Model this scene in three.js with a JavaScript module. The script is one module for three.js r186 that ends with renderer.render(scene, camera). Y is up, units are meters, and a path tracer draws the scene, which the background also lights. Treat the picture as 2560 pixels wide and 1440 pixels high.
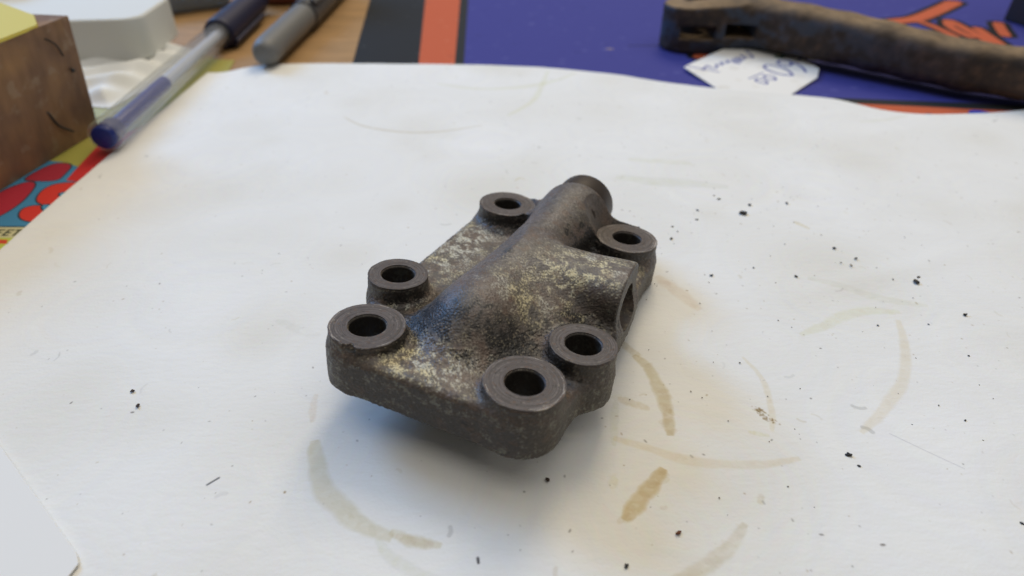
import * as THREE from 'three';
import { mergeGeometries, mergeVertices } from 'three/addons/utils/BufferGeometryUtils.js';
import { RoundedBoxGeometry } from 'three/addons/geometries/RoundedBoxGeometry.js';
import { ImprovedNoise } from 'three/addons/math/ImprovedNoise.js';
import { RectAreaLightUniformsLib } from 'three/addons/lights/RectAreaLightUniformsLib.js';

// ---------------------------------------------------------------- camera, light, exposure (numbers in millimetres, scaled to metres)
const MM = 0.001;
const scene = new THREE.Scene();
const camera = new THREE.PerspectiveCamera(48.455, 16 / 9, 0.004, 20);
camera.position.set(0, 70 * MM, 0);
camera.rotation.x = -36.5 * Math.PI / 180;
camera.focus = 0.094;
camera.userData.fStop = 19;
const renderer = new THREE.WebGLRenderer({ antialias: true });
renderer.toneMapping = THREE.LinearToneMapping;
renderer.toneMappingExposure = 1.0;
renderer.shadowMap.enabled = true;
RectAreaLightUniformsLib.init();
scene.background = new THREE.Color(0.13, 0.127, 0.125);
function windowLight(name, color, intensity, w, h, at, aim) {
  const l = new THREE.RectAreaLight(color, intensity, w, h);
  l.name = name; l.position.set(...at); l.lookAt(...aim); scene.add(l);
}
const C = (r, g, b) => new THREE.Color(r, g, b);
windowLight('warm_window', C(1, 0.85, 0.61), 9.4, 0.55, 0.7, [0.3, 1.35, -1.3], [0, 0, -0.1]);
windowLight('blue_window', C(0.22, 0.49, 1), 15.5, 0.5, 0.55, [-1.02, 0.86, -1.02], [0, 0, -0.1]);
windowLight('ceiling_bounce', C(1, 0.97, 0.92), 1.05, 2.6, 1.8, [0.1, 1.5, -0.3], [0, 0, -0.1]);

// ---------------------------------------------------------------- helpers
const noise = new ImprovedNoise();
const N3 = (x, y, z) => noise.noise(x + 71.3, y + 13.7, z + 37.1);
const fbm = (x, y, z, o = 3) => { let s = 0, a = 1, t = 0; for (let i = 0; i < o; i++) { s += a * N3(x, y, z); t += a; a *= 0.55; x = x * 2.03 + 5.2; y = y * 2.03 + 1.3; z = z * 2.03 + 9.1; } return s / t; };
const clamp = (x, a = 0, b = 1) => Math.min(b, Math.max(a, x));
const sstep = (a, b, x) => { const t = clamp((x - a) / (b - a)); return t * t * (3 - 2 * t); };
const mix = (a, b, t) => a + (b - a) * t;
let seed = 7;
const rnd = () => { seed = (seed * 1664525 + 1013904223) >>> 0; return seed / 4294967296; };
const counts = {};
const numbered = (n) => { counts[n] = (counts[n] ?? -1) + 1; return counts[n] ? n + '_' + String(counts[n]).padStart(3, '0') : n; };
function tag(o, label, category, group) { o.userData.label = label; o.userData.category = category; if (group) o.userData.group = group; return o; }
function shade(m) { m.castShadow = true; m.receiveShadow = true; return m; }
function thing(name, label, category, at = [0, 0, 0], turn = 0, group) {
  const o = new THREE.Group(); o.name = numbered(name);
  o.position.set(at[0] * MM, at[1] * MM, at[2] * MM); o.rotation.y = turn; scene.add(o);
  return tag(o, label, category, group);
}
function part(parent, name, geo, mat, label) {            // geometry in millimetres
  const m = shade(new THREE.Mesh(geo.scale(MM, MM, MM), mat)); m.name = name;
  if (label) m.userData.label = label;
  parent.add(m); return m;
}
const std = (o) => new THREE.MeshStandardMaterial(o);
const phys = (o) => new THREE.MeshPhysicalMaterial(o);
function canvasTex(w, h, draw, srgb = true) {
  const c = document.createElement('canvas'); c.width = w; c.height = h;
  const g = c.getContext('2d'); draw(g, w, h);
  const t = new THREE.CanvasTexture(c); if (srgb) t.colorSpace = THREE.SRGBColorSpace;
  t.wrapS = t.wrapT = THREE.RepeatWrapping; return t;
}
// a print drawn in millimetres over the rectangle x0..x1, z0..z1 of the table
function printTex(x0, z0, x1, z1, px, draw) {
  return canvasTex(Math.round((x1 - x0) * px), Math.round((z1 - z0) * px), (g) => { g.scale(px, px); g.translate(-x0, -z0); draw(g); });
}
function mapFlat(geo, x0, z0, x1, z1) {                    // uv of a lying sheet from its own plan
  const p = geo.attributes.position, uv = new Float32Array(p.count * 2);
  for (let i = 0; i < p.count; i++) { uv[2 * i] = (p.getX(i) - x0) / (x1 - x0); uv[2 * i + 1] = 1 - (p.getZ(i) - z0) / (z1 - z0); }
  geo.setAttribute('uv', new THREE.BufferAttribute(uv, 2)); return geo;
}
function slab(pts, y, t) {                                 // lying polygon [x, z] with thickness
  const s = new THREE.Shape(pts.map(([x, z]) => new THREE.Vector2(x, -z)));
  return new THREE.ExtrudeGeometry(s, { depth: t, bevelEnabled: false }).rotateX(-Math.PI / 2).translate(0, y, 0);
}
const poly = (g, pts, fill) => { g.beginPath(); pts.forEach(([x, y], i) => (i ? g.lineTo(x, y) : g.moveTo(x, y))); g.closePath(); g.fillStyle = fill; g.fill(); };
function smoothPoly(g, pts, fill, line) {
  const n = pts.length, mid = (a, b) => [(a[0] + b[0]) / 2, (a[1] + b[1]) / 2];
  g.beginPath(); g.moveTo(...mid(pts[n - 1], pts[0]));
  for (let i = 0; i < n; i++) g.quadraticCurveTo(...pts[i], ...mid(pts[i], pts[(i + 1) % n]));
  g.closePath(); g.fillStyle = fill; g.fill(); if (line) { g.strokeStyle = line[0]; g.lineWidth = line[1]; g.stroke(); }
}
function curve(g, pts, color, w) {
  g.beginPath(); g.moveTo(...pts[0]);
  for (let i = 1; i < pts.length - 1; i++) g.quadraticCurveTo(...pts[i], (pts[i][0] + pts[i + 1][0]) / 2, (pts[i][1] + pts[i + 1][1]) / 2);
  g.lineTo(...pts[pts.length - 1]); g.strokeStyle = color; g.lineWidth = w; g.lineCap = g.lineJoin = 'round'; g.stroke();
}
// signed distance field to mesh: surface nets, then a few Newton steps onto the surface
function meshField(f, lo, hi, cell) {
  const n = lo.map((a, i) => Math.ceil((hi[i] - a) / cell) + 1), [nx, ny, nz] = n, V = new Float32Array(nx * ny * nz).fill(9), B = 6;
  const id = (i, j, k) => (k * ny + j) * nx + i, P = (i, j, k) => [lo[0] + i * cell, lo[1] + j * cell, lo[2] + k * cell];
  for (let k = 0; k < nz; k += B) for (let j = 0; j < ny; j += B) for (let i = 0; i < nx; i += B) {
    const c = f(lo[0] + (i + B / 2) * cell, lo[1] + (j + B / 2) * cell, lo[2] + (k + B / 2) * cell), far = Math.abs(c) > B * cell * 1.7;
    for (let kk = k; kk < Math.min(nz, k + B); kk++) for (let jj = j; jj < Math.min(ny, j + B); jj++) for (let ii = i; ii < Math.min(nx, i + B); ii++)
      V[id(ii, jj, kk)] = far ? c : f(...P(ii, jj, kk));
  }
  const at = new Int32Array(nx * ny * nz).fill(-1), pos = [], idx = [];
  const E = [[0, 1], [2, 3], [4, 5], [6, 7], [0, 2], [1, 3], [4, 6], [5, 7], [0, 4], [1, 5], [2, 6], [3, 7]];
  for (let k = 0; k < nz - 1; k++) for (let j = 0; j < ny - 1; j++) for (let i = 0; i < nx - 1; i++) {
    const v = [], b = id(i, j, k); let neg = 0;
    for (let c = 0; c < 8; c++) { const a = V[b + (c & 1) + (c & 2 ? nx : 0) + (c & 4 ? nx * ny : 0)]; v.push(a); if (a < 0) neg++; }
    if (!neg || neg === 8) continue;
    let x = 0, y = 0, z = 0, m = 0;
    for (const [a, c] of E) if ((v[a] < 0) !== (v[c] < 0)) {
      const t = v[a] / (v[a] - v[c]); m++;
      x += mix(a & 1, c & 1, t); y += mix((a >> 1) & 1, (c >> 1) & 1, t); z += mix((a >> 2) & 1, (c >> 2) & 1, t);
    }
    at[b] = pos.length / 3; pos.push(lo[0] + (i + x / m) * cell, lo[1] + (j + y / m) * cell, lo[2] + (k + z / m) * cell);
  }
  const quad = (a, b, c, d, flip) => { if (flip) idx.push(a, c, b, a, d, c); else idx.push(a, b, c, a, c, d); };
  for (let k = 1; k < nz - 1; k++) for (let j = 1; j < ny - 1; j++) for (let i = 1; i < nx - 1; i++) {
    const s = V[id(i, j, k)] < 0;
    if (s !== V[id(i + 1, j, k)] < 0) quad(at[id(i, j - 1, k - 1)], at[id(i, j, k - 1)], at[id(i, j, k)], at[id(i, j - 1, k)], !s);
    if (s !== V[id(i, j + 1, k)] < 0) quad(at[id(i - 1, j, k - 1)], at[id(i - 1, j, k)], at[id(i, j, k)], at[id(i, j, k - 1)], !s);
    if (s !== V[id(i, j, k + 1)] < 0) quad(at[id(i - 1, j - 1, k)], at[id(i, j - 1, k)], at[id(i, j, k)], at[id(i - 1, j, k)], !s);
  }
  const nor = new Float32Array(pos.length), e = cell * 0.35;
  for (let i = 0; i < pos.length; i += 3) {
    let x = pos[i], y = pos[i + 1], z = pos[i + 2], gx, gy, gz;
    for (let t = 0; t < 3; t++) {
      const d = f(x, y, z);
      gx = (f(x + e, y, z) - f(x - e, y, z)) / (2 * e); gy = (f(x, y + e, z) - f(x, y - e, z)) / (2 * e); gz = (f(x, y, z + e) - f(x, y, z - e)) / (2 * e);
      if (t < 2) { const q = gx * gx + gy * gy + gz * gz + 1e-6, s = clamp(d / q, -cell * 0.5, cell * 0.5); x -= gx * s; y -= gy * s; z -= gz * s; }
    }
    const l = Math.hypot(gx, gy, gz) || 1;
    pos[i] = x; pos[i + 1] = y; pos[i + 2] = z; nor[i] = gx / l; nor[i + 1] = gy / l; nor[i + 2] = gz / l;
  }
  const g = new THREE.BufferGeometry();
  g.setAttribute('position', new THREE.Float32BufferAttribute(pos, 3)); g.setAttribute('normal', new THREE.BufferAttribute(nor, 3));
  g.setIndex(pos.length / 3 > 65535 ? new THREE.Uint32BufferAttribute(idx, 1) : idx); return g;
}
function paint(g, fn) {                                    // vertex colours, linear
  const p = g.attributes.position, n = g.attributes.normal, c = new Float32Array(p.count * 3);
  for (let i = 0; i < p.count; i++) { const k = fn(p.getX(i), p.getY(i), p.getZ(i), n.getX(i), n.getY(i), n.getZ(i)); c[3 * i] = k[0]; c[3 * i + 1] = k[1]; c[3 * i + 2] = k[2]; }
  g.setAttribute('color', new THREE.BufferAttribute(c, 3)); return g;
}
const smin = (a, b, k) => { const h = Math.max(k - Math.abs(a - b), 0) / k; return Math.min(a, b) - h * h * k * 0.25; };
const smax = (a, b, k) => -smin(-a, -b, k);
const L3 = (c, d, t) => [mix(c[0], d[0], t), mix(c[1], d[1], t), mix(c[2], d[2], t)];

// ---------------------------------------------------------------- the setting: table, printed sheets, paper
const woodTex = canvasTex(1024, 1024, (g, w, h) => {
  const im = g.createImageData(w, h);
  for (let y = 0; y < h; y++) for (let x = 0; x < w; x++) {
    const a = fbm(x * 0.012, y * 0.05, 3, 3), b = fbm(x * 0.15, y * 0.3, 8, 2), k = 1 + 0.16 * a + 0.07 * b, o = 4 * (y * w + x);
    im.data[o] = 166 * k; im.data[o + 1] = 128 * k; im.data[o + 2] = 80 * k * (1 + 0.04 * a); im.data[o + 3] = 255;
  }
  g.putImageData(im, 0, 0);
});
{
  const g = mapFlat(new RoundedBoxGeometry(1200, 24, 1100, 2, 3).translate(40, -12.8, -250), -560, -800, -304, -544);
  const m = part(scene, 'table_top', g, std({ map: woodTex, roughness: 0.55 }));
  m.userData.kind = 'structure';
}
const OUT = '#1b1a1e', ORANGE = '#c4603f', BLUE = '#3f418a';
{ // blue print with orange and black frame
  const R = [-70, -340, 260, -150];
  const map = printTex(...R, 6, (g) => {
    g.fillStyle = '#26282b'; g.fillRect(R[0], R[1], 400, 400);
    poly(g, [[-42.3, -340], [-30.5, -200], [-25.5, -150], [300, -150], [300, -340]], ORANGE);
    poly(g, [[-25.2, -340], [-20.2, -229], [-18, -186], [103, -189.5], [262, -168], [262, -340]], '#2b2d2e');
    poly(g, [[-21.3, -340], [-17, -229], [-14.8, -192], [101, -194], [262, -176], [262, -340]], BLUE);
    const strokes = [[[[150, -280], [163, -286], [172, -288], [186, -300], [206, -319]], 7], [[[173, -284], [174.6, -279], [175, -262]], 3.4], [[[181, -262], [179.5, -274], [185.5, -288], [186.5, -283], [184, -255]], 3.8],
      [[[190.5, -274], [186.5, -252]], 4], [[[204, -282], [200, -274], [196, -264]], 4.2], [[[68, -236], [76, -252]], 5], [[[77, -243], [84, -256]], 5], [[[109, -236], [112, -244]], 4.5], [[[120, -262], [136, -270], [150, -281]], 6]];
    for (const [p, w] of strokes) curve(g, p, OUT, w + 4.5);
    for (const [p, w] of strokes) curve(g, p, ORANGE, w);
    g.fillStyle = '#2d4ab8'; g.beginPath(); g.arc(137.3, -180.6, 3.4, 0, 7); g.fill();
    g.fillStyle = '#33405e'; g.beginPath(); g.arc(122, -180.5, 0.9, 0, 7); g.fill();
    g.fillStyle = '#8a7b83'; g.beginPath(); g.ellipse(36.6, -245.6, 1.5, 1, 0, 0, 7); g.fill();
    g.fillStyle = 'rgba(30,32,70,0.6)'; g.fillRect(44, -250.5, 14, 1.2);
    for (let i = 0; i < 900; i++) { g.fillStyle = `rgba(${rnd() < 0.5 ? '255,250,255' : '10,10,40'},${0.03 + 0.05 * rnd()})`; g.beginPath(); g.arc(R[0] + rnd() * 330, R[1] + rnd() * 190, 0.3 + rnd() * 1.2, 0, 7); g.fill(); }
  });
  const g = mapFlat(slab([[-69, -340], [-56.3, -229], [-48, -155], [258, -155], [258, -340]], -0.79, 0.3), ...R);
  tag(part(scene, 'blue_poster', g, phys({ map, roughness: 0.75, specularIntensity: 0.35 })), 'glossy blue printed sheet with orange and black border and brush lettering', 'poster');
}
{ // colourful comic print under the box
  const R = [-126, -236, -86, -92];
  const map = printTex(...R, 12, (g) => {
    g.fillStyle = '#3f86ad'; g.fillRect(R[0], R[1], 60, 200);
    poly(g, [[-126, -236], [-86, -236], [-86, -190], [-100, -176], [-109, -157], [-113, -149], [-126, -150]], '#a7a04c');
    const ln = ['#15323f', 0.35];
    poly(g, [[-109.1, -157], [-108, -146], [-113.2, -148.6], [-120, -150], [-118, -160]], '#a5a04a');
    poly(g, [[-109.6, -158], [-104, -172], [-98, -190], [-94, -190], [-97, -148], [-101.5, -137.6], [-106.9, -138.6], [-108, -146]], '#c92a2a');
    smoothPoly(g, [[-114.8, -138.2], [-108.6, -138.2], [-108.9, -141.5], [-109.6, -147], [-112.8, -148.6], [-116, -147.5], [-118, -139]], '#a52538', ln);  // duller red: the shadow of the box put into the print colour
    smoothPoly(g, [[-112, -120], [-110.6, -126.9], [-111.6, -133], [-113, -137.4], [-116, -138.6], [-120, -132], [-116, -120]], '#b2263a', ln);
    smoothPoly(g, [[-108.4, -128.5], [-109.9, -133.2], [-109.1, -136.6], [-106.6, -137.6], [-102.5, -138], [-98, -138], [-96, -126], [-102, -125.4], [-105.6, -126.6]], '#d6352a', ln);
    smoothPoly(g, [[-105, -131.6], [-104.2, -133], [-101.2, -132.6], [-99.6, -129.5], [-102.8, -130]], '#4793b8', ln);
    smoothPoly(g, [[-108, -121.6], [-109.2, -124.9], [-107.8, -126.5], [-104.9, -126.6], [-99, -125.4], [-96.4, -119.4], [-102.4, -119], [-105.4, -119.5]], '#d6352a', ln);
    smoothPoly(g, [[-105.8, -126.4], [-104.3, -127.2], [-100.8, -125.2], [-101.5, -123.4], [-103.8, -123.8]], '#4793b8', ln);
    poly(g, [[-126, -117.2], [-92, -117.2], [-92, -112.8], [-126, -112.8]], '#cdc596'); g.fillStyle = '#1d4a5c'; g.fillRect(-126, -117.5, 40, 0.5);
    g.save(); g.translate(-108.6, -113.3); g.scale(1, 1.05); g.fillStyle = '#39412f'; g.font = 'bold 3.4px sans-serif'; g.fillText('EET.', 0, 0); g.restore();
    poly(g, [[-126, -112.8], [-92, -112.8], [-92, -92], [-126, -92]], '#bfc650');
    poly(g, [[-110, -112.2], [-104, -112], [-103.3, -110.5], [-110, -110.5]], '#d24a2c'); poly(g, [[-108, -108.9], [-102.5, -108.2], [-101.8, -106.6], [-108, -106.6]], '#d24a2c');
  });
  const g = mapFlat(slab([[-126, -140], [-124, -236], [-99, -232], [-90, -180], [-88, -93], [-126, -93]], -0.79, 0.28), ...R);
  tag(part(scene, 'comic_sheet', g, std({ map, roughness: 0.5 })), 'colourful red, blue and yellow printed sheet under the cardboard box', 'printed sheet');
}
{ // the white sheet that everything stands on
  const R = [-112, -232, 168, -12], px = 7.3;
  const stain = (a) => `rgba(176,152,104,${a})`;
  const map = printTex(...R, px, (g) => {
    g.fillStyle = '#eae9e4'; g.fillRect(R[0], R[1], 300, 300);
    for (let i = 0; i < 420; i++) { // faint clouding of the sheet
      const x = R[0] + rnd() * 280, z = R[1] + rnd() * 220, r = 4 + rnd() * 16, q = g.createRadialGradient(x, z, 0, x, z, r), c = rnd() < 0.5 ? '210,204,186' : '245,245,244';
      q.addColorStop(0, `rgba(${c},0.16)`); q.addColorStop(1, `rgba(${c},0)`); g.fillStyle = q; g.fillRect(x - r, z - r, 2 * r, 2 * r);
    }
    const film = (pts, w, a, tone = stain) => {
      const c = new THREE.CatmullRomCurve3(pts.map(([x, z]) => new THREE.Vector3(x, 0, z))), n = 60, L = [], Rr = [], k = rnd() * 50;
      for (let i = 0; i <= n; i++) {
        const t = i / n, q = c.getPoint(t), d = c.getTangent(t), taper = 0.25 + 0.75 * Math.pow(Math.sin(Math.PI * clamp(t, 0.02, 0.98)), 0.45);
        const h1 = w * 0.5 * taper * (1 + 0.5 * fbm(t * 5, k, 1, 3) + 0.12 * N3(t * 40, k, 3)), h2 = w * 0.5 * taper * (1 + 0.5 * fbm(t * 5, k, 8, 3) + 0.12 * N3(t * 40, k, 6));
        L.push([q.x - d.z * h1, q.z + d.x * h1]); Rr.unshift([q.x + d.z * h2, q.z - d.x * h2]);
      }
const P2 = L.concat(Rr), m2 = P2.length - 1;
      for (let k2 = 0; k2 < 5; k2++) { const e = 1.18 - 0.11 * k2; poly(g, P2.map(([x, z], i) => { const [ox, oz] = P2[m2 - i]; return [mix(x, ox, (1 - e) / 2), mix(z, oz, (1 - e) / 2)]; }), tone(a * 0.2)); }
      for (let i = 0; i < 26; i++) { const q = c.getPoint(rnd()), r = w * (0.15 + 0.4 * rnd()); g.fillStyle = rnd() < 0.5 ? stain(a * 0.25) : 'rgba(236,235,230,0.12)'; g.beginPath(); g.ellipse(q.x + (rnd() - 0.5) * w * 0.5, q.z + (rnd() - 0.5) * w * 0.5, r, r * 0.5, rnd() * 3, 0, 7); g.fill(); }
    };
    const ragged = (pts, j) => { const o = []; pts.forEach((a, i) => { const b = pts[(i + 1) % pts.length]; for (let t = 0; t < 5; t++) o.push([mix(a[0], b[0], t / 5) + (rnd() - 0.5) * j, mix(a[1], b[1], t / 5) + (rnd() - 0.5) * j]); }); return o; };
    const S = [ // oil rings and drops: width, strength, points
      [1.2, 0.38, [[-48.2, -176.6], [-42.5, -170.7], [-35.2, -167.1], [-26.2, -165.7], [-17.6, -167.1], [-8.4, -170.7]]],
      [2.4, 0.2, [[-23.8, -204.6], [-10.1, -200.2], [2.5, -201.6], [12.3, -206.2], [21.5, -215.3]]], [2, 0.2, [[-1.2, -178.1], [6.1, -189.3], [9.6, -203.5], [12.2, -217.4]]],
      [4.5, 0.17, [[24.9, -138.9], [32.2, -136.8], [41.5, -135.8], [50.5, -134.2]]], [3, 0.1, [[29.2, -148.8], [38.1, -147.7], [44.8, -146.5]]],
      [3, 0.25, [[27.2, -98.4], [30, -94], [33, -88.1]]], [1.5, 0.5, [[17.2, -80.6], [18.9, -78.1], [20.5, -76.2]]],
      [1.6, 0.33, [[15.8, -67], [17.7, -66], [20.2, -64.8]]], [1.7, 0.27, [[14.2, -59.4], [18.7, -57.6], [22.7, -55.9], [27.9, -54.9], [33.2, -54.9], [38.9, -55.7]]],
      [1.9, 0.38, [[28.6, -45.9], [26.3, -43.2], [23.3, -40.9], [20.1, -39.2], [15, -36.8]]], [1.1, 0.26, [[37, -76], [38.6, -71], [38.3, -67], [37.6, -63.5], [36.7, -60.5]]],
      [1.9, 0.26, [[66.5, -85.3], [64.1, -78.1], [60.8, -71.7], [56.5, -66.6], [52.3, -62.7], [49, -60.2]]], [2.4, 0.2, [[48.2, -81.3], [53.1, -83.7], [57.6, -86.4], [62.4, -87.8], [67.9, -87.5]]],
      [2.2, 0.1, [[55.6, -97.8], [60.6, -95.2], [66.3, -91.6], [73.7, -89.2]]], [1.3, 0.3, [[-14, -44.3], [-11.5, -43.5], [-9.3, -43.1]]], [1.6, 0.17, [[-16.3, -43.8], [-13.8, -41.2], [-10.1, -39.2], [-5, -37.2]]],
      [1.2, 0.24, [[-29.4, -67.8], [-29.2, -65], [-28.6, -62.3]]], [0.8, 0.22, [[33.3, -60.5], [36.1, -59.7]]], [0.9, 0.3, [[32, -50.2], [31.2, -48.7]]], [1.3, 0.16, [[15.5, -66.6], [14.6, -62], [14.1, -58]]], [1.3, 0.22, [[13.4, -53], [13, -51]]],
      [0.6, 0.35, [[0.5, -136.8], [1.9, -138.5], [3, -137.8]]], [1.2, 0.35, [[60.4, -118.6], [62.6, -115.5]]], [2, 0.12, [[98.5, -173.6], [107.1, -175.1], [114.3, -178.1]]], [1.2, 0.3, [[-58.4, -198], [-57.4, -195.4]]], [2, 0.08, [[-40.6, -85.3], [-35, -82.2], [-32.1, -81.1]]],
      [3, 0.1, [[-22, -95], [-12, -88], [-9, -84]]]];
    for (const [w, a, p] of S) film(p, w * 0.95, a * 0.62);
    film([[19.6, -76.4], [21.4, -73.6], [22.3, -69], [22.6, -65], [22.2, -59.8]], 2.1, 0.46);
    film([[20.2, -54.2], [18.7, -52.2], [16.8, -50], [15, -48], [13.9, -46.4]], 2.3, 0.62, (a) => `rgba(180,146,80,${a})`);
    film([[-27.4, -59], [-26.4, -55.6], [-24.6, -51.6], [-21.6, -48.2], [-18.2, -45.6], [-14.4, -44]], 2.7, 0.26);
    film([[-14.8, -44.9], [-12, -43.6], [-8.4, -43]], 1.6, 0.26);
    for (let i = 0; i < 46; i++) { const t = rnd() * rnd(); g.fillStyle = `rgba(118,92,48,${0.2 + 0.4 * rnd()})`; g.beginPath(); g.ellipse(35.2 + t * 3 + rnd() * 0.9, -65.6 + t * 5 + rnd() * 1.2, 0.06 + rnd() * rnd() * 0.5, 0.05 + rnd() * 0.2, rnd() * 3, 0, 7); g.fill(); }
    for (let i = 0; i < 2600; i++) { // dust and smudges, thicker to the right
      const x = R[0] + Math.pow(rnd(), 0.62) * 280, z = R[1] + rnd() * 220, r = 0.04 + 0.13 * rnd() * rnd();
      g.fillStyle = `rgba(${rnd() < 0.6 ? '60,52,46' : '120,92,50'},${0.12 + 0.5 * rnd()})`; g.beginPath(); g.ellipse(x, z, r * (1 + 1.5 * rnd()), r, rnd() * 3, 0, 7); g.fill();
    }
    for (let i = 0; i < 200; i++) { const x = R[0] + rnd() * 280, z = R[1] + rnd() * 220, a = rnd() * 7, l = 0.4 + rnd() * 1.6; curve(g, [[x, z], [x + l * 0.5 * Math.cos(a), z + l * 0.5 * Math.sin(a)], [x + l * Math.cos(a + 0.5), z + l * Math.sin(a + 0.5)]], `rgba(${rnd() < 0.4 ? '70,66,62' : '160,140,100'},${0.04 + 0.14 * rnd()})`, 0.15 + rnd() * 0.6); }
    curve(g, [[-39.5, -51.5], [-38.4, -52.6]], 'rgba(50,50,48,0.7)', 0.28); curve(g, [[53, -60], [57, -56.5], [60, -54]], 'rgba(70,70,100,0.28)', 0.12);
    curve(g, [[-4, -41.4], [-3.9, -40.8]], 'rgba(40,38,36,0.8)', 0.3);
  });
  const bump = canvasTex(1024, 1024, (g, w, h) => {
    const im = g.createImageData(w, h);
    for (let y = 0; y < h; y++) for (let x = 0; x < w; x++) { const k = 128 + 70 * fbm(x * 0.05, y * 0.12, 1, 2) + 50 * fbm(x * 0.31, y * 0.31, 4, 2), o = 4 * (y * w + x); im.data[o] = im.data[o + 1] = im.data[o + 2] = k; im.data[o + 3] = 255; }
    g.putImageData(im, 0, 0);
  }, false);
  bump.repeat.set(2, 2);
  const top = [[-102.4, -216.1], [-96.9, -216.6], [-88.2, -222.5], [-67, -226], [-39, -225.1], [2.8, -222.5], [29.5, -215.3], [54, -204.2], [77.6, -197.3], [98.8, -191], [108.4, -182.8], [118.3, -179], [129.9, -179], [150.2, -181.8], [166, -186]];
  const tc = new THREE.CatmullRomCurve3(top.map(([x, z]) => new THREE.Vector3(x, 0, z)), false, 'centripetal'), nu = 150, nv = 120, pos = [], idx = [];
  const put = (s) => { for (let j = 0; j <= nv; j++) for (let i = 0; i <= nu; i++) {
    const u = i / nu, v = j / nv, t = tc.getPoint(u), bx = mix(-99, 160, u), bz = mix(-20, -14, u), w = Math.pow(v, 0.85);
    const bow = 3 * Math.sin(Math.PI * v) * (1 - u) ** 4, x = mix(bx, t.x, w) - bow * 0.6, z = mix(bz, t.z, w);
    const e = sstep(0.82, 1, v), y = 0.22 * (1 - 2 * Math.abs(fbm(x * 0.03 + 7, 0, z * 0.045, 2))) * sstep(0, 20, Math.hypot(x, z + 85) - 36) + 0.5 * fbm(x * 0.018, 0, z * 0.018, 2) * sstep(0, 30, Math.hypot(x - 0, z + 85) - 40) + 0.18 * e + 0.25 * Math.exp(-(((x - 70) * 0.35 + (z + 99)) ** 2) / 7) * sstep(45, 60, x) * sstep(100, 75, x);
    pos.push(x, y - 0.06 * (s ? 1 : 0) - (s ? 0.12 : 0), z);
  } };
  put(0); put(1);
  const K = (nu + 1) * (nv + 1), q = (i, j) => j * (nu + 1) + i;
  for (let j = 0; j < nv; j++) for (let i = 0; i < nu; i++) { const a = q(i, j), b = q(i + 1, j), c = q(i + 1, j + 1), d = q(i, j + 1); idx.push(a, b, c, a, c, d, K + a, K + c, K + b, K + a, K + d, K + c); }
  const rim = []; for (let i = 0; i < nu; i++) rim.push(q(i, 0)); for (let j = 0; j < nv; j++) rim.push(q(nu, j)); for (let i = nu; i > 0; i--) rim.push(q(i, nv)); for (let j = nv; j > 0; j--) rim.push(q(0, j));
  rim.forEach((a, i) => { const b = rim[(i + 1) % rim.length]; idx.push(a, K + a, b, b, K + a, K + b); });
  const g = new THREE.BufferGeometry(); g.setAttribute('position', new THREE.Float32BufferAttribute(pos, 3)); g.setIndex(idx); g.computeVertexNormals(); mapFlat(g, ...R);
  tag(part(scene, 'paper_sheet', g, std({ map, bumpMap: bump, bumpScale: 0.0001, roughness: 0.82 })), 'large white paper sheet with brown oil rings, under the metal casting', 'paper');
}
{ // second, plain sheet at the lower left
  const s = new THREE.Shape([[-100, 80], [-69.6, 57.1], [-50.9, 41.6], [-50, 40.4], [-50.4, 38.4], [-60, 28], [-110, 30]].map((p) => new THREE.Vector2(...p)));
  const e = new THREE.ExtrudeGeometry(s, { depth: 0.12, bevelEnabled: true, bevelSize: 0.06, bevelThickness: 0.06, bevelSegments: 2 }).rotateX(-Math.PI / 2).translate(0, 0.5, 0);
  tag(part(scene, 'card_sheet', e, std({ color: C(0.82, 0.815, 0.785), roughness: 0.85 })), 'plain white card with a clipped corner at the bottom left', 'card');
}

// ---------------------------------------------------------------- the metal casting
const U = 0.54769;                                        // drawing units to millimetres
const BOSS = [[21, -42.3, 9.6], [28.3, -21.7, 8.6], [-21.5, -41.7, 9.5], [-28.2, -16.9, 8.4], [-21.3, 43.8, 9.9], [22.8, 41.5, 10]];
const OUTL = [[-21.5, -42.3], [21, -42.3], [23.4, -25], [23.6, 42], [-22.4, 43.6], [-22.6, -10]];
function polyDist(x, y) {
  let d = 1e9, s = 1;
  for (let i = 0, j = OUTL.length - 1; i < OUTL.length; j = i++) {
    const [ax, ay] = OUTL[i], [bx, by] = OUTL[j], ex = bx - ax, ey = by - ay, wx = x - ax, wy = y - ay, t = clamp((wx * ex + wy * ey) / (ex * ex + ey * ey));
    d = Math.min(d, (wx - ex * t) ** 2 + (wy - ey * t) ** 2);
    const a = y >= ay, b = y < by, c = ex * wy > ey * wx; if ((a && b && c) || (!a && !b && !c)) s = -s;
  }
  return s * Math.sqrt(d);
}
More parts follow.
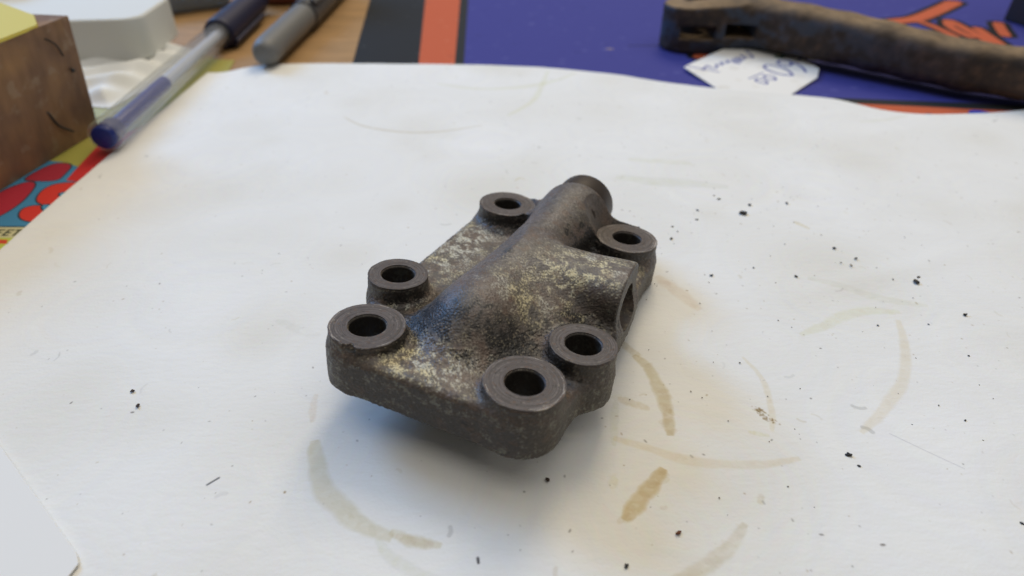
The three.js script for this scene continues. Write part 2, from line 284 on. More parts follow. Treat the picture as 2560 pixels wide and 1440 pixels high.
function castField(p, h, z) {
  const q = -z;
  let f2 = polyDist(p, q) - 9.4;
  f2 = smin(f2, Math.hypot(p - 28.3, q + 21.7) - 8.6, 4); f2 = smin(f2, Math.hypot(p + 28.2, q + 16.9) - 8.4, 4);
  const top = -5.4 + 2.4 * sstep(-34, -50, q), r = 1.9;
  const dx = f2 + r, dy = h - top + r, edge = Math.min(Math.max(dx, dy), 0) + Math.hypot(Math.max(dx, 0), Math.max(dy, 0)) - r;
  let d = edge;
  // tube along the part, swelling to its mouth
  const fl = clamp((16 - q) / 40), R = 9.9 + 2.5 * sstep(22, 48, q) + 3.0 * fl * fl * (2 - fl), pc = 0.8 + 1.2 * sstep(10, 50, q) - 1.5 * fl, hc = -1 - 3.6 * fl, qq = q < -20 ? (q + 20) * 0.72 : 0;
  let t = Math.hypot(p - pc, h - hc, qq) - R; t = smax(t, q - 50.5, 1.6);
  // side branch with its port face
  let b = Math.cbrt(Math.abs(q - 4) ** 3 + Math.abs(h + 1.4) ** 3) - 10.3 - 0.7 * sstep(18, 32, p); b = smax(smax(b, p - 32.6, 0.8), -p, 1);
  t = smin(t, b, 5);
  t = smin(t, (Math.hypot((p - 9) / 17, (h + 7.5) / 12.5, (q + 7) / 17) - 1) * 12, 5);   // broad web filling the corner of the tee
  const wb = Math.max(Math.abs(p - 1) - 22, Math.abs(q - 44.5) - 5.5, h + 0.7);
  d = smin(d, wb, 2.5);
  d = smin(d, t, 6.5 + 4 * sstep(-5, -30, q));
  for (const [bp, bq, br] of BOSS) { const l = Math.hypot(p - bp, q - bq); if (l < br + 8) { d = smin(d, Math.max(l - br + 0.25 * sstep(-1, 0, h), h), 2.4 + 1.2 * (bq > 30)); d = Math.max(d, h - 0.02 - 1.6 * Math.max(0, l - br + 0.2)); } }
  d = smax(d, -14.5 - h, 0.8);
  d = Math.min(d, Math.max(Math.hypot(p - 7, q + 6) - 13, h + 13, -24 - h));   // unseen spigot added below the plate, props it and blocks light underneath
  if (Math.abs(d) < 1.6) d += 0.2 * fbm(p * 0.55, h * 0.55, q * 0.55, 3) * sstep(0.05, 0.9, -h + 0.05 + (Math.abs(h) < 0.4 ? 0 : 0.9)) + 0.085 * N3(p * 1.9, h * 1.9, q * 1.9) * (h > -0.4 && h < 0.4 ? 0.2 : 1);
  for (const [bp, bq] of BOSS) { const l = Math.hypot(p - bp, q - bq); if (l < 8) d = Math.max(d, 4.5 + 0.5 * sstep(-0.6, 0.1, h) - l); }
  d = Math.max(d, -Math.max(Math.hypot((q - 4) * 0.95, h + 2.2) - 6.7, 20 - p));         // port bore
  d = Math.max(d, 1.6 - Math.hypot((p + 20.2) / 1.5, h, q + 51.6));               // chipped rim
  return d;
}
{
  const t = thing('pump_casting', 'small dark oily metal casting with six bolt bosses on the white paper', 'metal casting');
  const m4 = new THREE.Matrix4().set(0.9137, 0.08478, -0.39744, 0, -0.04581, 0.99325, 0.10655, 0, 0.40379, -0.07915, 0.91142, 0, 0, 0, 0, 1);
  t.quaternion.setFromRotationMatrix(m4); t.position.set(0.291 * MM, 11.516 * MM, -82.573 * MM);
  const base = [0.086, 0.074, 0.064], rust = [0.135, 0.09, 0.066], tan = [0.58, 0.51, 0.31], pale = [0.47, 0.455, 0.375], oil = [0.011, 0.010, 0.009], grey = [0.135, 0.125, 0.125];
  const blob = (p, q, a, b, ra, rb) => Math.exp(-(((p - a) / ra) ** 2) - ((q - b) / rb) ** 2);
  const g = meshField(castField, [-40, -25, -55.5], [40, 14.5, 55], 0.31);
  paint(g, (p, h, z, nx, ny, nz) => {
    const q = -z, lo = fbm(p * 0.11, h * 0.11, q * 0.11, 3), mid = fbm(p * 0.45 + 9, h * 0.45, q * 0.45, 3), hi = fbm(p * 1.6, h * 1.6 + 4, q * 1.6, 2), hi2 = N3(p * 2.6 + 3, h * 2.6, q * 2.6);
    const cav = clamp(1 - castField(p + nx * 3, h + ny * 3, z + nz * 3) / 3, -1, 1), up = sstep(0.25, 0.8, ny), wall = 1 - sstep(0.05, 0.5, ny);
    const wx = 2.2 * N3(p * 0.3, h * 0.3, q * 0.3), bl = fbm((p + wx) * 0.2 + 5, h * 0.2, (q - wx) * 0.2, 4);
    let c = L3(base, rust, clamp(0.35 + 1.3 * lo + 0.7 * mid));
    c = L3(c, grey, 0.75 * sstep(3, 9, h) * clamp(0.6 + 1.4 * mid));
    let gr = 1.05 * blob(p, q, -7, -45, 17, 8) + 1.1 * blob(p, q, 20, -2, 12, 11) + 0.6 * blob(p, q, 8, -17, 10, 9) + 1.1 * blob(p, q, -25, 18, 9, 27) + 0.9 * blob(p, q, -23, -24, 5, 5) + 0.12 * blob(p, q, 6, 32, 8, 16) + 0.7 * blob(p, q, 14, -36, 6, 5) + 0.5 * blob(p, q, 30, 25, 5, 14) + 0.03;
    gr *= up * sstep(-0.2, 0.2, bl + 0.35 * mid + 0.09);
    const spk = sstep(-0.02, 0.16, hi * 0.95 + hi2 * 0.55 + 0.42 * gr - 0.3 + 0.5 * mid);
    c = L3(c, L3(tan, pale, sstep(-0.12, 0.25, lo + 0.5 * blob(p, q, -25, 18, 9, 26))), clamp(gr * 0.3 * (1 + 1.6 * mid) + 0.8 * spk * Math.min(1, gr)));
    c = L3(c, rust, 0.6 * up * sstep(0.12, 0.35, fbm(p * 0.3 + 40, h * 0.3, q * 0.3, 3)));
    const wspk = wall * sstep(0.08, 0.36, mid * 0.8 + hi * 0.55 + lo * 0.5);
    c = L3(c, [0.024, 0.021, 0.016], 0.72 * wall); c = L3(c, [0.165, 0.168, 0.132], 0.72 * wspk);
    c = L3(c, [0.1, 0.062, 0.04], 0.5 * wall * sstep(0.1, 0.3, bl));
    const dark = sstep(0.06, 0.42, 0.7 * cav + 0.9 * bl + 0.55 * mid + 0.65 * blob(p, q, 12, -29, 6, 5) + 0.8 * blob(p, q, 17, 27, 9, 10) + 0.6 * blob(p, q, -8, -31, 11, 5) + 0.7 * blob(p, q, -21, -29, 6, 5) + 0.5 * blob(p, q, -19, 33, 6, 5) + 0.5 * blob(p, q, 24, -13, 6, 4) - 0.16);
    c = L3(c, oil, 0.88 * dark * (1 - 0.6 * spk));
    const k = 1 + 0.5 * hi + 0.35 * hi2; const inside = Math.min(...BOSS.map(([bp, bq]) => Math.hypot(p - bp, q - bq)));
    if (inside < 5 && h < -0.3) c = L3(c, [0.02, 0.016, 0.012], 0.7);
    return c.map((v) => Math.max(0.004, v * k));
  });
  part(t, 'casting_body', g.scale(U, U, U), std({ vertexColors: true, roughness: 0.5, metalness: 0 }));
  const faceTex = canvasTex(512, 512, (g2, w) => {
    g2.fillStyle = '#57504d'; g2.fillRect(0, 0, w, w);
    for (let i = 0; i < 260; i++) { const r = w * 0.5 * (0.42 + 0.58 * rnd()), a = rnd() * 7; g2.beginPath(); g2.arc(w / 2 + 6 * (rnd() - 0.5), w / 2 + 6 * (rnd() - 0.5), r, a, a + 0.3 + rnd() * 1.8); g2.strokeStyle = `rgba(${rnd() < 0.5 ? '168,160,156' : '30,26,24'},${0.05 + 0.14 * rnd()})`; g2.lineWidth = 0.6 + rnd() * 5; g2.stroke(); }
    for (let i = 0; i < 420; i++) { const r = w * 0.5 * Math.sqrt(0.15 + 0.85 * rnd()), a = rnd() * 7; g2.beginPath(); g2.ellipse(w / 2 + r * Math.cos(a), w / 2 + r * Math.sin(a), 2 + rnd() * 13, 2 + rnd() * 6, a + 1.57, 0, 7); g2.fillStyle = `rgba(${rnd() < 0.4 ? '112,74,50' : rnd() < 0.5 ? '26,23,21' : '158,148,128'},${0.08 + 0.26 * rnd()})`; g2.fill(); }
    for (let i = 0; i < 90; i++) { const r = w * 0.5 * (0.84 + 0.14 * rnd()), a = rnd() * 7; g2.beginPath(); g2.arc(w / 2, w / 2, r, a, a + 0.05 + rnd() * 0.4); g2.strokeStyle = `rgba(196,188,176,${0.15 + 0.4 * rnd()})`; g2.lineWidth = 1 + rnd() * 5; g2.stroke(); }
  });
  const faceMat = phys({ map: faceTex, bumpMap: faceTex, bumpScale: 0.00006, roughness: 0.58, metalness: 0, specularIntensity: 0.6 });
  BOSS.forEach(([bp, bq, br], k) => {
    const s = new THREE.Shape(), hole = new THREE.Path(), n = 96, turn = k * 1.1;
    for (let i = 0; i < n; i++) {
      const a = i / n * Math.PI * 2, x = Math.cos(a), y = Math.sin(a);
      let r = br - 0.12 + 0.2 * fbm(x * 2.2, y * 2.2, k * 7, 3) + 0.1 * N3(x * 9, y * 9, k);
      if (k === 2) r -= 1.5 * Math.exp(-(((a - 4.86) / 0.1) ** 2)) + 0.6 * Math.exp(-(((a - 4.6) / 0.16) ** 2));
      if (i) s.lineTo(x * r, y * r); else s.moveTo(x * r, y * r);
      const ri = 4.92 + 0.08 * N3(x * 3, y * 3, k + 20); if (i) hole.lineTo(x * ri, y * ri); else hole.moveTo(x * ri, y * ri);
    }
    s.holes.push(hole);
    const e = new THREE.ExtrudeGeometry(s, { depth: 0.16, bevelEnabled: true, bevelSize: 0.1, bevelThickness: 0.1, bevelSegments: 2 }), P = e.attributes.position, uv = e.attributes.uv;
    for (let i = 0; i < P.count; i++) { const x = P.getX(i), y = P.getY(i), c = Math.cos(turn), d = Math.sin(turn); uv.setXY(i, 0.5 + (x * c - y * d) / 21, 0.5 + (x * d + y * c) / 21); }
    part(t, 'boss_face', e.rotateX(-Math.PI / 2).translate(bp, -0.12, -bq).scale(U, U, U), faceMat);
  });
  // darker sleeve standing out of the rear mouth of the tube
  const sl = new THREE.LatheGeometry([[7, -8], [10, -8], [10, 2], [10.6, 3], [10.6, 10.8], [9.6, 12.6], [8, 12.6], [7, 10]].map(([r, y]) => new THREE.Vector2(r, y)), 96);
  part(t, 'tube_sleeve', sl.rotateX(-Math.PI / 2).translate(1.7, -0.4, -50.5).scale(U, U, U), std({ color: C(0.045, 0.033, 0.026), roughness: 0.5, metalness: 0.3 }), 'dark brown sleeve at the far end of the tube');
}

// ---------------------------------------------------------------- things on the paper and behind it
const crumbMat = [std({ color: C(0.02, 0.018, 0.018), roughness: 0.7 }), std({ color: C(0.05, 0.03, 0.018), roughness: 0.8 }), std({ color: C(0.13, 0.045, 0.018), roughness: 0.8 })];
function crumbGeo(r, s, flat = 0.55) {
  const g = mergeVertices(new THREE.IcosahedronGeometry(r, 2).deleteAttribute('normal').deleteAttribute('uv')), p = g.attributes.position;
  for (let i = 0; i < p.count; i++) { const k = 1 + 0.75 * N3(p.getX(i) / r * 1.1 + s * 3.3, p.getY(i) / r * 1.1, p.getZ(i) / r * 1.1 + s); p.setXYZ(i, p.getX(i) * k * 1.25, p.getY(i) * k * flat, p.getZ(i) * k * 0.85); }
  const n = g.toNonIndexed(); n.computeVertexNormals(); return n;
}
const big = [[50.2, -121.5, 0.95, 0, 'largest black crumb in the cluster right of the casting'], [75, -96.1, 0.7, 0, 'black crumb of a close pair on the far right of the paper'], [45.6, -56.2, 0.5, 0, 'black crumb on the paper at the lower right, the larger of two'], [20.1, -44.5, 0.42, 2, 'rust brown crumb below the brown oil drop'], [4.6, -52.2, 0.4, 1, 'dark brown oval crumb in front of the casting'], [-57.1, -68.2, 0.36, 1, 'lone dark crumb on the left of the paper, nearer the card'], [-54.9, -65.2, 0.4, 1, 'dark crumb on the left side of the paper, right of its neighbour'], [46.2, -54.4, 0.3, 0, 'smaller black crumb beside a larger one at the lower right'], [13.2, -40.3, 0.36, 0, 'black crumb at the bottom edge of the paper'], [62.4, -45.8, 0.34, 0, 'black crumb in the bottom right corner of the paper'], [78.5, -86.4, 0.45, 0, 'black crumb at the right, above the long curved stain']];
big.forEach(([x, z, r, k, label], i) => { const m = part(scene, numbered('metal_crumb'), crumbGeo(r * 0.66, i), crumbMat[k]); m.position.set(x * MM, (0.2 + r * 0.3) * MM, z * MM); m.rotation.y = i * 1.3; tag(m, label, 'crumb'); });
{
  const pts = [[46.7, -128, 0.5], [46, -129.7, 0.35], [40.7, -122.9, 0.42], [39.6, -119, 0.4], [52.8, -125.4, 0.5], [61.4, -126.2, 0.4], [33.8, -116.2, 0.3], [32.6, -111.4, 0.4], [34.5, -114.2, 0.25], [64.6, -107.8, 0.42], [67.3, -104.1, 0.4], [65.3, -101.7, 0.35], [63.8, -102.7, 0.25], [37.6, -98.4, 0.4], [46.3, -100.9, 0.28], [53.4, -98.1, 0.4], [76.3, -97.8, 0.4], [71.2, -97.1, 0.26], [71, -84, 0.2], [62.2, -83.7, 0.25], [73.3, -76.1, 0.25], [36.1, -74.5, 0.2], [65, -62.5, 0.22], [60.7, -49.6, 0.2], [58.1, -54.7, 0.16], [65.4, -58.8, 0.18], [17.5, -66.6, 0.12]];
  for (let i = 0; i < 110; i++) pts.push([20 + rnd() * 70, -135 + rnd() * 95, 0.06 + 0.1 * rnd()]);
  const m = part(scene, 'rust_specks', mergeGeometries(pts.map(([x, z, r], i) => paint(crumbGeo(r * 0.62, i + 40, 0.5).rotateY(i).translate(x, 0.1 + r * 0.3, z), () => [[0.02, 0.018, 0.018], [0.05, 0.032, 0.02], [0.11, 0.06, 0.03]][i % 3 && i > 26 ? i % 3 : i % 5 === 1 ? 1 : 0]))), std({ vertexColors: true, roughness: 0.8 }));
  m.userData.kind = 'stuff'; tag(m, 'dark specks of rust scattered over the right of the paper', 'specks');
}

{ // cardboard box at the left
  const t = thing('cardboard_box', 'worn brown cardboard box with a shiny yellow top at the left edge', 'box', [1.3, 0, 0]);
  const tex = canvasTex(512, 512, (g, w, h) => {
    const im = g.createImageData(w, h);
    for (let y = 0; y < h; y++) for (let x = 0; x < w; x++) { const a = fbm(x * 0.012, y * 0.012, 21, 3), b = fbm(x * 0.04, y * 0.008, 31, 3), s = sstep(0.12, 0.4, fbm(x * 0.03, y * 0.03, 51, 3)), k = 1 + 0.3 * a + 0.15 * b, o = 4 * (y * w + x); im.data[o] = mix(134 * k, 168, 0.35 * s); im.data[o + 1] = mix(104 * k, 150, 0.4 * s); im.data[o + 2] = mix(77 * k * (1 - 0.15 * a), 128, 0.4 * s); im.data[o + 3] = 255; }
    g.putImageData(im, 0, 0);
  });
  tex.repeat.set(0.016, 0.016);
  const brown = std({ map: tex, roughness: 0.9 }), H = 29.6;
  // eight corners: right face runs away from the viewer, leaning out a little at the top
  const hex = (b, tp) => { const v = [...b, ...tp], f = [[0, 1, 5, 4], [1, 2, 6, 5], [2, 3, 7, 6], [3, 0, 4, 7], [4, 5, 6, 7], [3, 2, 1, 0]], P = [], Q = []; for (const [a, c, d, e] of f) { const o = [a, c, d, a, d, e]; const A = new THREE.Vector3(...v[a]), ux = new THREE.Vector3(...v[c]).sub(A), vx = new THREE.Vector3(...v[e]).sub(A), lu = ux.length(), lv = vx.length(); for (const i of o) { P.push(...v[i]); Q.push(i === c || i === d ? lu : 0, i === d || i === e ? lv : 0); } } const g = new THREE.BufferGeometry(); g.setAttribute('position', new THREE.Float32BufferAttribute(P, 3)); g.setAttribute('uv', new THREE.Float32BufferAttribute(Q, 2)); g.computeVertexNormals(); return g; };
  part(t, 'carton', hex([[-124.5, -0.45, -104], [-115.7, -0.45, -168.5], [-205, -0.45, -182], [-212, -0.45, -112]], [[-121.5, H - 1, -102], [-112.2, H, -168.9], [-205, H, -184], [-212, H, -112]]), brown);
  part(t, 'yellow_label', slab([[-121.2, -104], [-117.2, -128], [-114.6, -148], [-113.8, -159], [-120, -168], [-136, -180.5], [-150, -182], [-205, -183], [-211, -113]], H - 0.3, 0.7), phys({ color: C(0.66, 0.55, 0.1), roughness: 0.7, specularIntensity: 0.5 }), 'shiny yellow panel on top of the box');
  const line = (pts, r) => new THREE.TubeGeometry(new THREE.CatmullRomCurve3(pts.map((p) => new THREE.Vector3(...p))), 24, r, 6);
  part(t, 'wire_hook', line([[-117.6, 12, -152], [-116.6, 10.5, -153.5], [-116.2, 6.5, -155], [-115.7, 3.5, -158.5]], 0.3), std({ color: C(0.03, 0.028, 0.026), roughness: 0.5 }));
  part(t, 'flap_seam', line([[-135, 30, -170], [-121, 29.6, -157], [-112.9, 25.5, -160.5], [-113.4, 21.5, -163]], 0.25), std({ color: C(0.05, 0.035, 0.025), roughness: 0.8 }));
  part(t, 'staple', new THREE.SphereGeometry(0.55, 12, 8).translate(-113.4, 17.5, -164.4), std({ color: C(0.01, 0.01, 0.012), roughness: 0.5 }));
}
{ // white foam block on a folded white cloth
  const t = thing('white_block', 'white plastic block with rounded corners behind the cardboard box', 'block', [-155, 3.4, -233], 0.1);
  part(t, 'block', (() => { const r = 7, w = 31, d = 17, q = new THREE.Shape(); q.moveTo(-w + r, -d); q.lineTo(w - r, -d); q.quadraticCurveTo(w, -d, w, -d + r); q.lineTo(w, d - r); q.quadraticCurveTo(w, d, w - r, d); q.lineTo(-w + r, d); q.quadraticCurveTo(-w, d, -w, d - r); q.lineTo(-w, -d + r); q.quadraticCurveTo(-w, -d, -w + r, -d); return new THREE.ExtrudeGeometry(q, { depth: 11.5, bevelEnabled: true, bevelSize: 1, bevelThickness: 1, bevelSegments: 4, curveSegments: 20 }).rotateX(-Math.PI / 2).translate(0, 1, 0); })(), std({ color: C(0.72, 0.725, 0.68), roughness: 0.8 }));
  const c = thing('white_cloth', 'crumpled white cloth between the cardboard box and the blue pen', 'cloth');
  const g = new THREE.PlaneGeometry(58, 56, 90, 90).rotateX(-Math.PI / 2), p = g.attributes.position;
  for (let i = 0; i < p.count; i++) {
    const x = p.getX(i), z = p.getZ(i), s = x * 0.55 + z * 0.83, e = Math.max(Math.abs(x) / 29, Math.abs(z) / 28), f = 1 - sstep(0.7, 1, e);
    p.setXYZ(i, x + 0.7 * Math.sin(z * 0.21), -0.3 + f * (4.2 + 1.0 * Math.sin(s * 0.62 + 0.02 * x) + 0.6 * N3(x * 0.12, 0, z * 0.12) * 2), z + 0.6 * Math.sin(x * 0.3));
  }
  g.computeVertexNormals();
  const m = part(c, 'cloth_folds', g, std({ color: C(0.8, 0.8, 0.76), roughness: 0.9, side: THREE.DoubleSide }));
  c.position.set(-144 * MM, 0, -217 * MM); c.rotation.y = -0.12;
}
{ // ballpoint pen, near end towards the viewer
  const A = new THREE.Vector3(-103.2, 4.4, -152.6), B = new THREE.Vector3(-110.6, 5.4, -300);
  const t = thing('ballpoint_pen', 'clear ballpoint pen with blue end plug and blue cap lying by the box', 'pen');
  t.position.copy(A).multiplyScalar(MM); t.quaternion.setFromUnitVectors(new THREE.Vector3(0, 1, 0), B.clone().sub(A).normalize());
  const lathe = (a, n = 48) => new THREE.LatheGeometry(a.map(([r, y]) => new THREE.Vector2(r, y)), n);
  part(t, 'barrel', lathe([[3.0, 1], [3.85, 0.2], [4.1, 1], [4.1, 120], [3.0, 120], [3.0, 1]], 24), phys({ color: C(0.95, 0.95, 0.95), transmission: 0.92, thickness: 0, ior: 1.3, roughness: 0.1, side: THREE.DoubleSide }));
  part(t, 'end_plug', lathe([[0, -0.9], [2.4, -0.7], [2.85, -0.4], [3.0, 0.2], [2.95, 0.6], [2.9, 6], [0, 6]]), std({ color: C(0.008, 0.022, 0.17), roughness: 0.4 }));
  part(t, 'ink_tube', lathe([[0, 6], [2.1, 6], [2.1, 40], [0, 40]], 20), std({ color: C(0.006, 0.024, 0.26), roughness: 0.3 }), 'tube filled with blue ink');
  part(t, 'empty_tube', lathe([[0, 40], [1.7, 40], [1.7, 104], [0, 104]], 20), std({ color: C(0.62, 0.66, 0.74), roughness: 0.4 }));
  part(t, 'cap', lathe([[4.2, 92], [5.2, 92], [5.5, 94], [5.3, 140], [4.2, 147], [0, 148]]), std({ color: C(0.007, 0.008, 0.04), roughness: 0.55 }));
  part(t, 'cap_clip', new RoundedBoxGeometry(3, 38, 1.4, 3, 0.6).translate(0, 112, 6.2).rotateY(2.2), std({ color: C(0.007, 0.008, 0.04), roughness: 0.55 }));
}
{ // grey marker
  const A = new THREE.Vector3(-83.6, 5.2, -219), B = new THREE.Vector3(-82.6, 5.4, -330);
  const t = thing('marker_pen', 'grey marker pen with dark cap on the bare wood behind the paper', 'marker');
  t.position.copy(A).multiplyScalar(MM); t.quaternion.setFromUnitVectors(new THREE.Vector3(0, 1, 0), B.clone().sub(A).normalize());
  const lathe = (a) => new THREE.LatheGeometry(a.map(([r, y]) => new THREE.Vector2(r, y)), 48);
  part(t, 'barrel', lathe([[0, -0.4], [2.2, -0.3], [3.4, 0.5], [4.2, 2.2], [4.7, 6], [5, 44], [5, 58], [0, 58]]), std({ color: C(0.16, 0.16, 0.155), roughness: 0.55 }));
  part(t, 'cap', lathe([[4.6, 50], [5.6, 50], [5.6, 51], [5.2, 112], [0, 113]]), std({ color: C(0.06, 0.06, 0.062), roughness: 0.5 }));
  part(t, 'cap_clip', new RoundedBoxGeometry(3, 44, 1.6, 3, 0.7).translate(0, 74, 6.6).rotateY(0.7), std({ color: C(0.07, 0.07, 0.075), roughness: 0.4 }));
}
{ // brown pot and clear plastic box, cut by the top of the picture
  const t = thing('brown_pot', 'reddish brown round pot behind the pens at the top edge', 'pot', [-108, -0.7, -330]);
  part(t, 'pot', new THREE.LatheGeometry([[0, 0], [15, 0], [17, 1.5], [18.4, 14], [18.8, 34], [17.4, 36], [16.4, 34], [16, 4], [0, 3]].map(([r, y]) => new THREE.Vector2(r, y)), 64), std({ color: C(0.13, 0.035, 0.017), roughness: 0.45 }));
  const b = thing('plastic_box', 'clear grey plastic box behind the white block at the top edge', 'plastic box', [-157, -0.7, -316], 0.62);
  part(b, 'tray', new RoundedBoxGeometry(42, 12, 42, 4, 2).translate(0, 6.2, 0), phys({ color: C(0.3, 0.31, 0.29), transmission: 0.5, thickness: 0.002, roughness: 0.45, ior: 1.3, specularIntensity: 0.5 }));
  part(b, 'rim', new RoundedBoxGeometry(45, 1.4, 45, 3, 0.6).translate(0, 12.6, 0), phys({ color: C(0.4, 0.41, 0.38), transmission: 0.4, thickness: 0.001, roughness: 0.4, specularIntensity: 0.6 }));
  const d = thing('dark_tin', 'dark lidded tin half hidden behind the cardboard box', 'tin', [-206, -0.7, -262], 0.2);
  part(d, 'tin', new RoundedBoxGeometry(42, 26, 30, 4, 2).translate(0, 13, 0), std({ color: C(0.05, 0.045, 0.05), roughness: 0.5 }));
  part(d, 'lid', new RoundedBoxGeometry(43.5, 6, 31.5, 4, 1.5).translate(0, 27, 0), std({ color: C(0.07, 0.06, 0.06), roughness: 0.45 }));
}
{ // dark carton with red marks at the far right
  const t = thing('dark_carton', 'black carton with faded red marks at the top right corner', 'carton', [243, -0.7, -272], 0.2);
  part(t, 'carton', new RoundedBoxGeometry(60, 40, 44, 4, 1).translate(0, 20, 0), std({ color: C(0.018, 0.016, 0.02), roughness: 0.5 }));
  for (const [x, y, w, h] of [[-22, 26, 3, 6], [-15, 14, 3.5, 8], [-8, 28, 4, 3], [-19, 7, 2, 5]]) part(t, 'red_mark', new RoundedBoxGeometry(w, h, 0.5, 2, 0.2).translate(x, y, 22), std({ color: C(0.2, 0.035, 0.03), roughness: 0.6 }));
}
// ---------------------------------------------------------------- rusty lever with forked end, and its price tag
{
  const SP = [[70, 8.9, -247], [76, 9.0, -245.9], [89.3, 9.8, -242.1], [99.9, 10.0, -231.8], [110.4, 9.6, -223.4], [120, 9.2, -214.6], [129, 8.6, -206.3], [139.1, 8.3, -197.3], [151.9, 8.2, -190.4], [163.7, 8.1, -183.7], [178, 8.1, -176]];
  const SR = [8.2, 8.2, 8, 7.8, 7.6, 7.3, 7.0, 6.8, 6.7, 6.7, 6.7];
  const f = (x, y, z) => {
    let d = 1e9;
    for (let i = 0; i + 1 < SP.length; i++) {
      const [ax, ay, az] = SP[i], [bx, by, bz] = SP[i + 1], ex = bx - ax, ey = by - ay, ez = bz - az, t = clamp(((x - ax) * ex + (y - ay) * ey + (z - az) * ez) / (ex * ex + ey * ey + ez * ez));
      const r = mix(SR[i], SR[i + 1], t), l = Math.hypot(x - ax - t * ex, z - az - t * ez); d = smin(d, Math.hypot(Math.max(l - 0.36 * r, 0), Math.max(Math.abs(y - ay - t * ey) - 0.36 * r, 0)) - 0.62 * r, 1.2);
    }
    const l = Math.max(Math.abs(x - 71) - 6, 0), e = Math.hypot(l, z + 248) - 9.6;                 // rounded fork end
    d = smin(d, smax(e, Math.abs(y - 7.4) - 7.8, 1.1), 4);
    for (const [a, b, m] of [[60.6, 72.5, 7.2], [76, 86, 8.2]]) d = smax(d, -Math.max(Math.abs(y - m) - 2.1, a - x, x - b, z + 244 < 0 ? -4 - (z + 244) - 4 : -9), 0.8);   // slots in the fork
    d = smax(d, smin(4.2 - Math.hypot(x - 67, z + 248.6), 9, 1), 0.8);
    if (Math.abs(d) < 2) d += 0.12 * fbm(x * 0.3, y * 0.3, z * 0.3, 3);
    return d;
  };
  const t = thing('rusty_lever', 'rusty bent iron lever with a forked end and traces of blue paint', 'lever');
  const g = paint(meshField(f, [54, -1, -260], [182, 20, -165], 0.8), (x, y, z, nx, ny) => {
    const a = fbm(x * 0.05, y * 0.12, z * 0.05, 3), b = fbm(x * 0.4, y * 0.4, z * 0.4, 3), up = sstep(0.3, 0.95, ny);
    let c = L3([0.022, 0.014, 0.011], [0.07, 0.042, 0.026], clamp(0.4 + a + b)); c = L3(c, [0.3, 0.195, 0.095], sstep(0.35, 1, ny) * clamp(0.6 + 0.9 * a + 0.5 * b)); c = L3(c, [0.12, 0.06, 0.032], 0.45 * (1 - up) * sstep(0.0, 0.4, b + 0.3 * a));  // tan top over dark sides: light from above put into the rust colour
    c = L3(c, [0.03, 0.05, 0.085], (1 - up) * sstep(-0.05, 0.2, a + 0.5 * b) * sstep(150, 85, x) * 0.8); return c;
  });
  part(t, 'lever_arm', g, std({ vertexColors: true, roughness: 0.75 }));
}
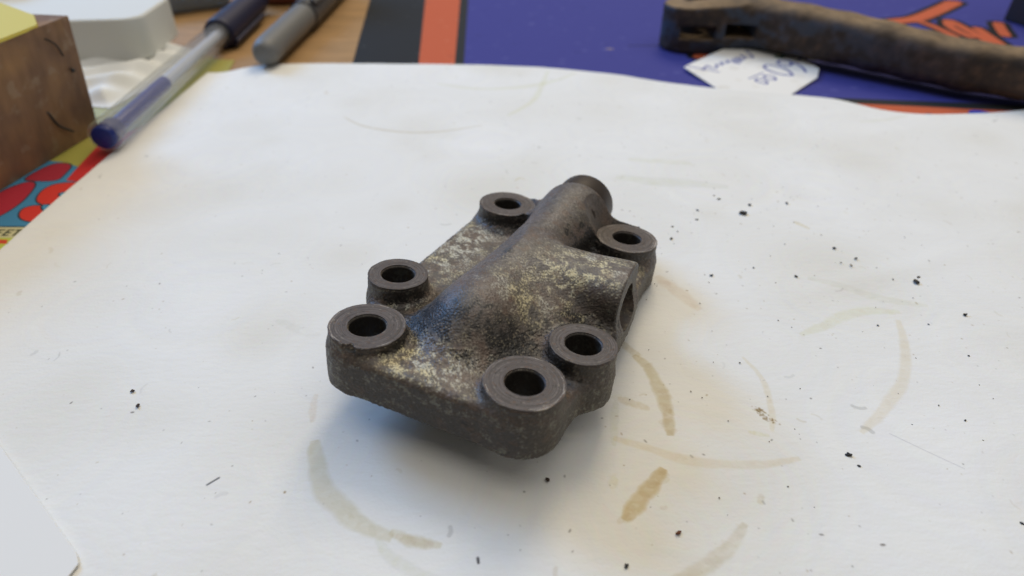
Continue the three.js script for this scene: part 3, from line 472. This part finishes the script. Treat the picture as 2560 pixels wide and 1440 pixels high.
{
  const R = [54, -250, 112, -190], ink = 'rgba(44,54,140,0.85)';
  const map = printTex(...R, 14, (g) => {
    g.fillStyle = '#eeece6'; g.fillRect(R[0], R[1], 60, 60);
    // handwriting, read from the far side: a scrawled word, then 60 with a small 00
    g.save(); g.translate(84, -213); g.rotate(2.5); g.scale(1.5, 1.5); g.strokeStyle = ink; g.lineCap = 'round';
    const w = (pts, lw) => curve(g, pts, ink, lw);
    w([[-8.5, -4.6], [-10.6, -2.5], [-11.6, 1], [-10.2, 3.6], [-8, 2.6], [-8, 0.2], [-10, -0.2], [-11.2, 1.4]], 0.62);
    w([[-4.4, -4], [-6.4, -2], [-6.6, 2], [-4.8, 3.8], [-2.6, 2], [-2.4, -2], [-4.2, -4]], 0.62);
    w([[1, -3.4], [-0.4, -2.6], [-0.4, -0.8], [1, -0.2], [2, -1.6], [1.2, -3.4]], 0.5); w([[4.2, -3.6], [2.9, -2.8], [2.9, -1], [4.2, -0.4], [5.2, -1.8], [4.4, -3.6]], 0.5); w([[-0.6, 0.9], [5, 0.5]], 0.35);
    w([[-17, -2.5], [-15, -3], [-15.2, -0.6], [-17, 1.6], [-14.2, 1.2]], 0.55); w([[-17.6, -0.6], [-14.6, -0.9]], 0.4);
    w([[-9, 12], [-6.6, 6.4], [-5.6, 12], [-5, 9], [-3.8, 8.6], [-3.6, 11.6], [-2.4, 7], [-2, 11.6], [-0.8, 6.4], [-0.6, 11.4], [0.8, 9], [2, 11.2], [2.6, 9], [4, 10.8], [5, 8.8], [6.8, 9.4], [5.4, 11.6], [9, 10]], 0.5); w([[7, 7], [10.2, 14.4]], 0.45);
    g.restore();
    for (let i = 0; i < 60; i++) { g.fillStyle = `rgba(120,100,60,${0.03 + 0.05 * rnd()})`; g.beginPath(); g.arc(R[0] + rnd() * 58, R[1] + rnd() * 60, 0.3 + rnd() * 2, 0, 7); g.fill(); }
  });
  const t = thing('price_tag', 'white card price tag with blue handwriting tied to the rusty lever', 'tag');
  const s = new THREE.Shape(); const o = [[58.6, 220], [60, 221.6], [82, 243], [86, 244.2], [93.6, 240.4], [99.6, 240.4], [103.6, 236.4], [103.4, 230], [102.8, 223], [104, 218.4], [100.4, 210.4], [84, 193], [66, 199], [59.4, 217.4]];
  o.forEach(([x, y], i) => (i ? s.lineTo(x, y) : s.moveTo(x, y)));
  const hole = new THREE.Path(); hole.absarc(94.2, 229.6, 1.5, 0, Math.PI * 2); s.holes.push(hole);
  const tilt = 0.047, geo = new THREE.ExtrudeGeometry(s, { depth: 0.28, bevelEnabled: false, curveSegments: 20 }).rotateX(-Math.PI / 2);
  const p = geo.attributes.position; for (let i = 0; i < p.count; i++) p.setY(i, p.getY(i) - 0.48 + tilt * (-p.getZ(i) - 196) * sstep(-196, -204, p.getZ(i)));
  geo.computeVertexNormals();
  part(t, 'card', mapFlat(geo, ...R), std({ map, roughness: 0.75 }));
  const str = new THREE.CatmullRomCurve3([[93.6, 0.3, -228.6], [94.2, 1.6, -230.6], [97, 3.6, -234.6], [101.5, 3.4, -238], [105, 3, -236.5], [106.5, 4, -232], [105, 9, -236], [103, 15, -232]].map((v) => new THREE.Vector3(...v)));
  part(t, 'string', new THREE.TubeGeometry(str, 60, 0.42, 8), std({ color: C(0.42, 0.38, 0.26), roughness: 0.9 }));
  part(t, 'eyelet', new THREE.TorusGeometry(1.6, 0.35, 8, 24).rotateX(Math.PI / 2).translate(94.2, 1.4, -229.6), std({ color: C(0.04, 0.09, 0.06), roughness: 0.5 }));
}
renderer.render(scene, camera);
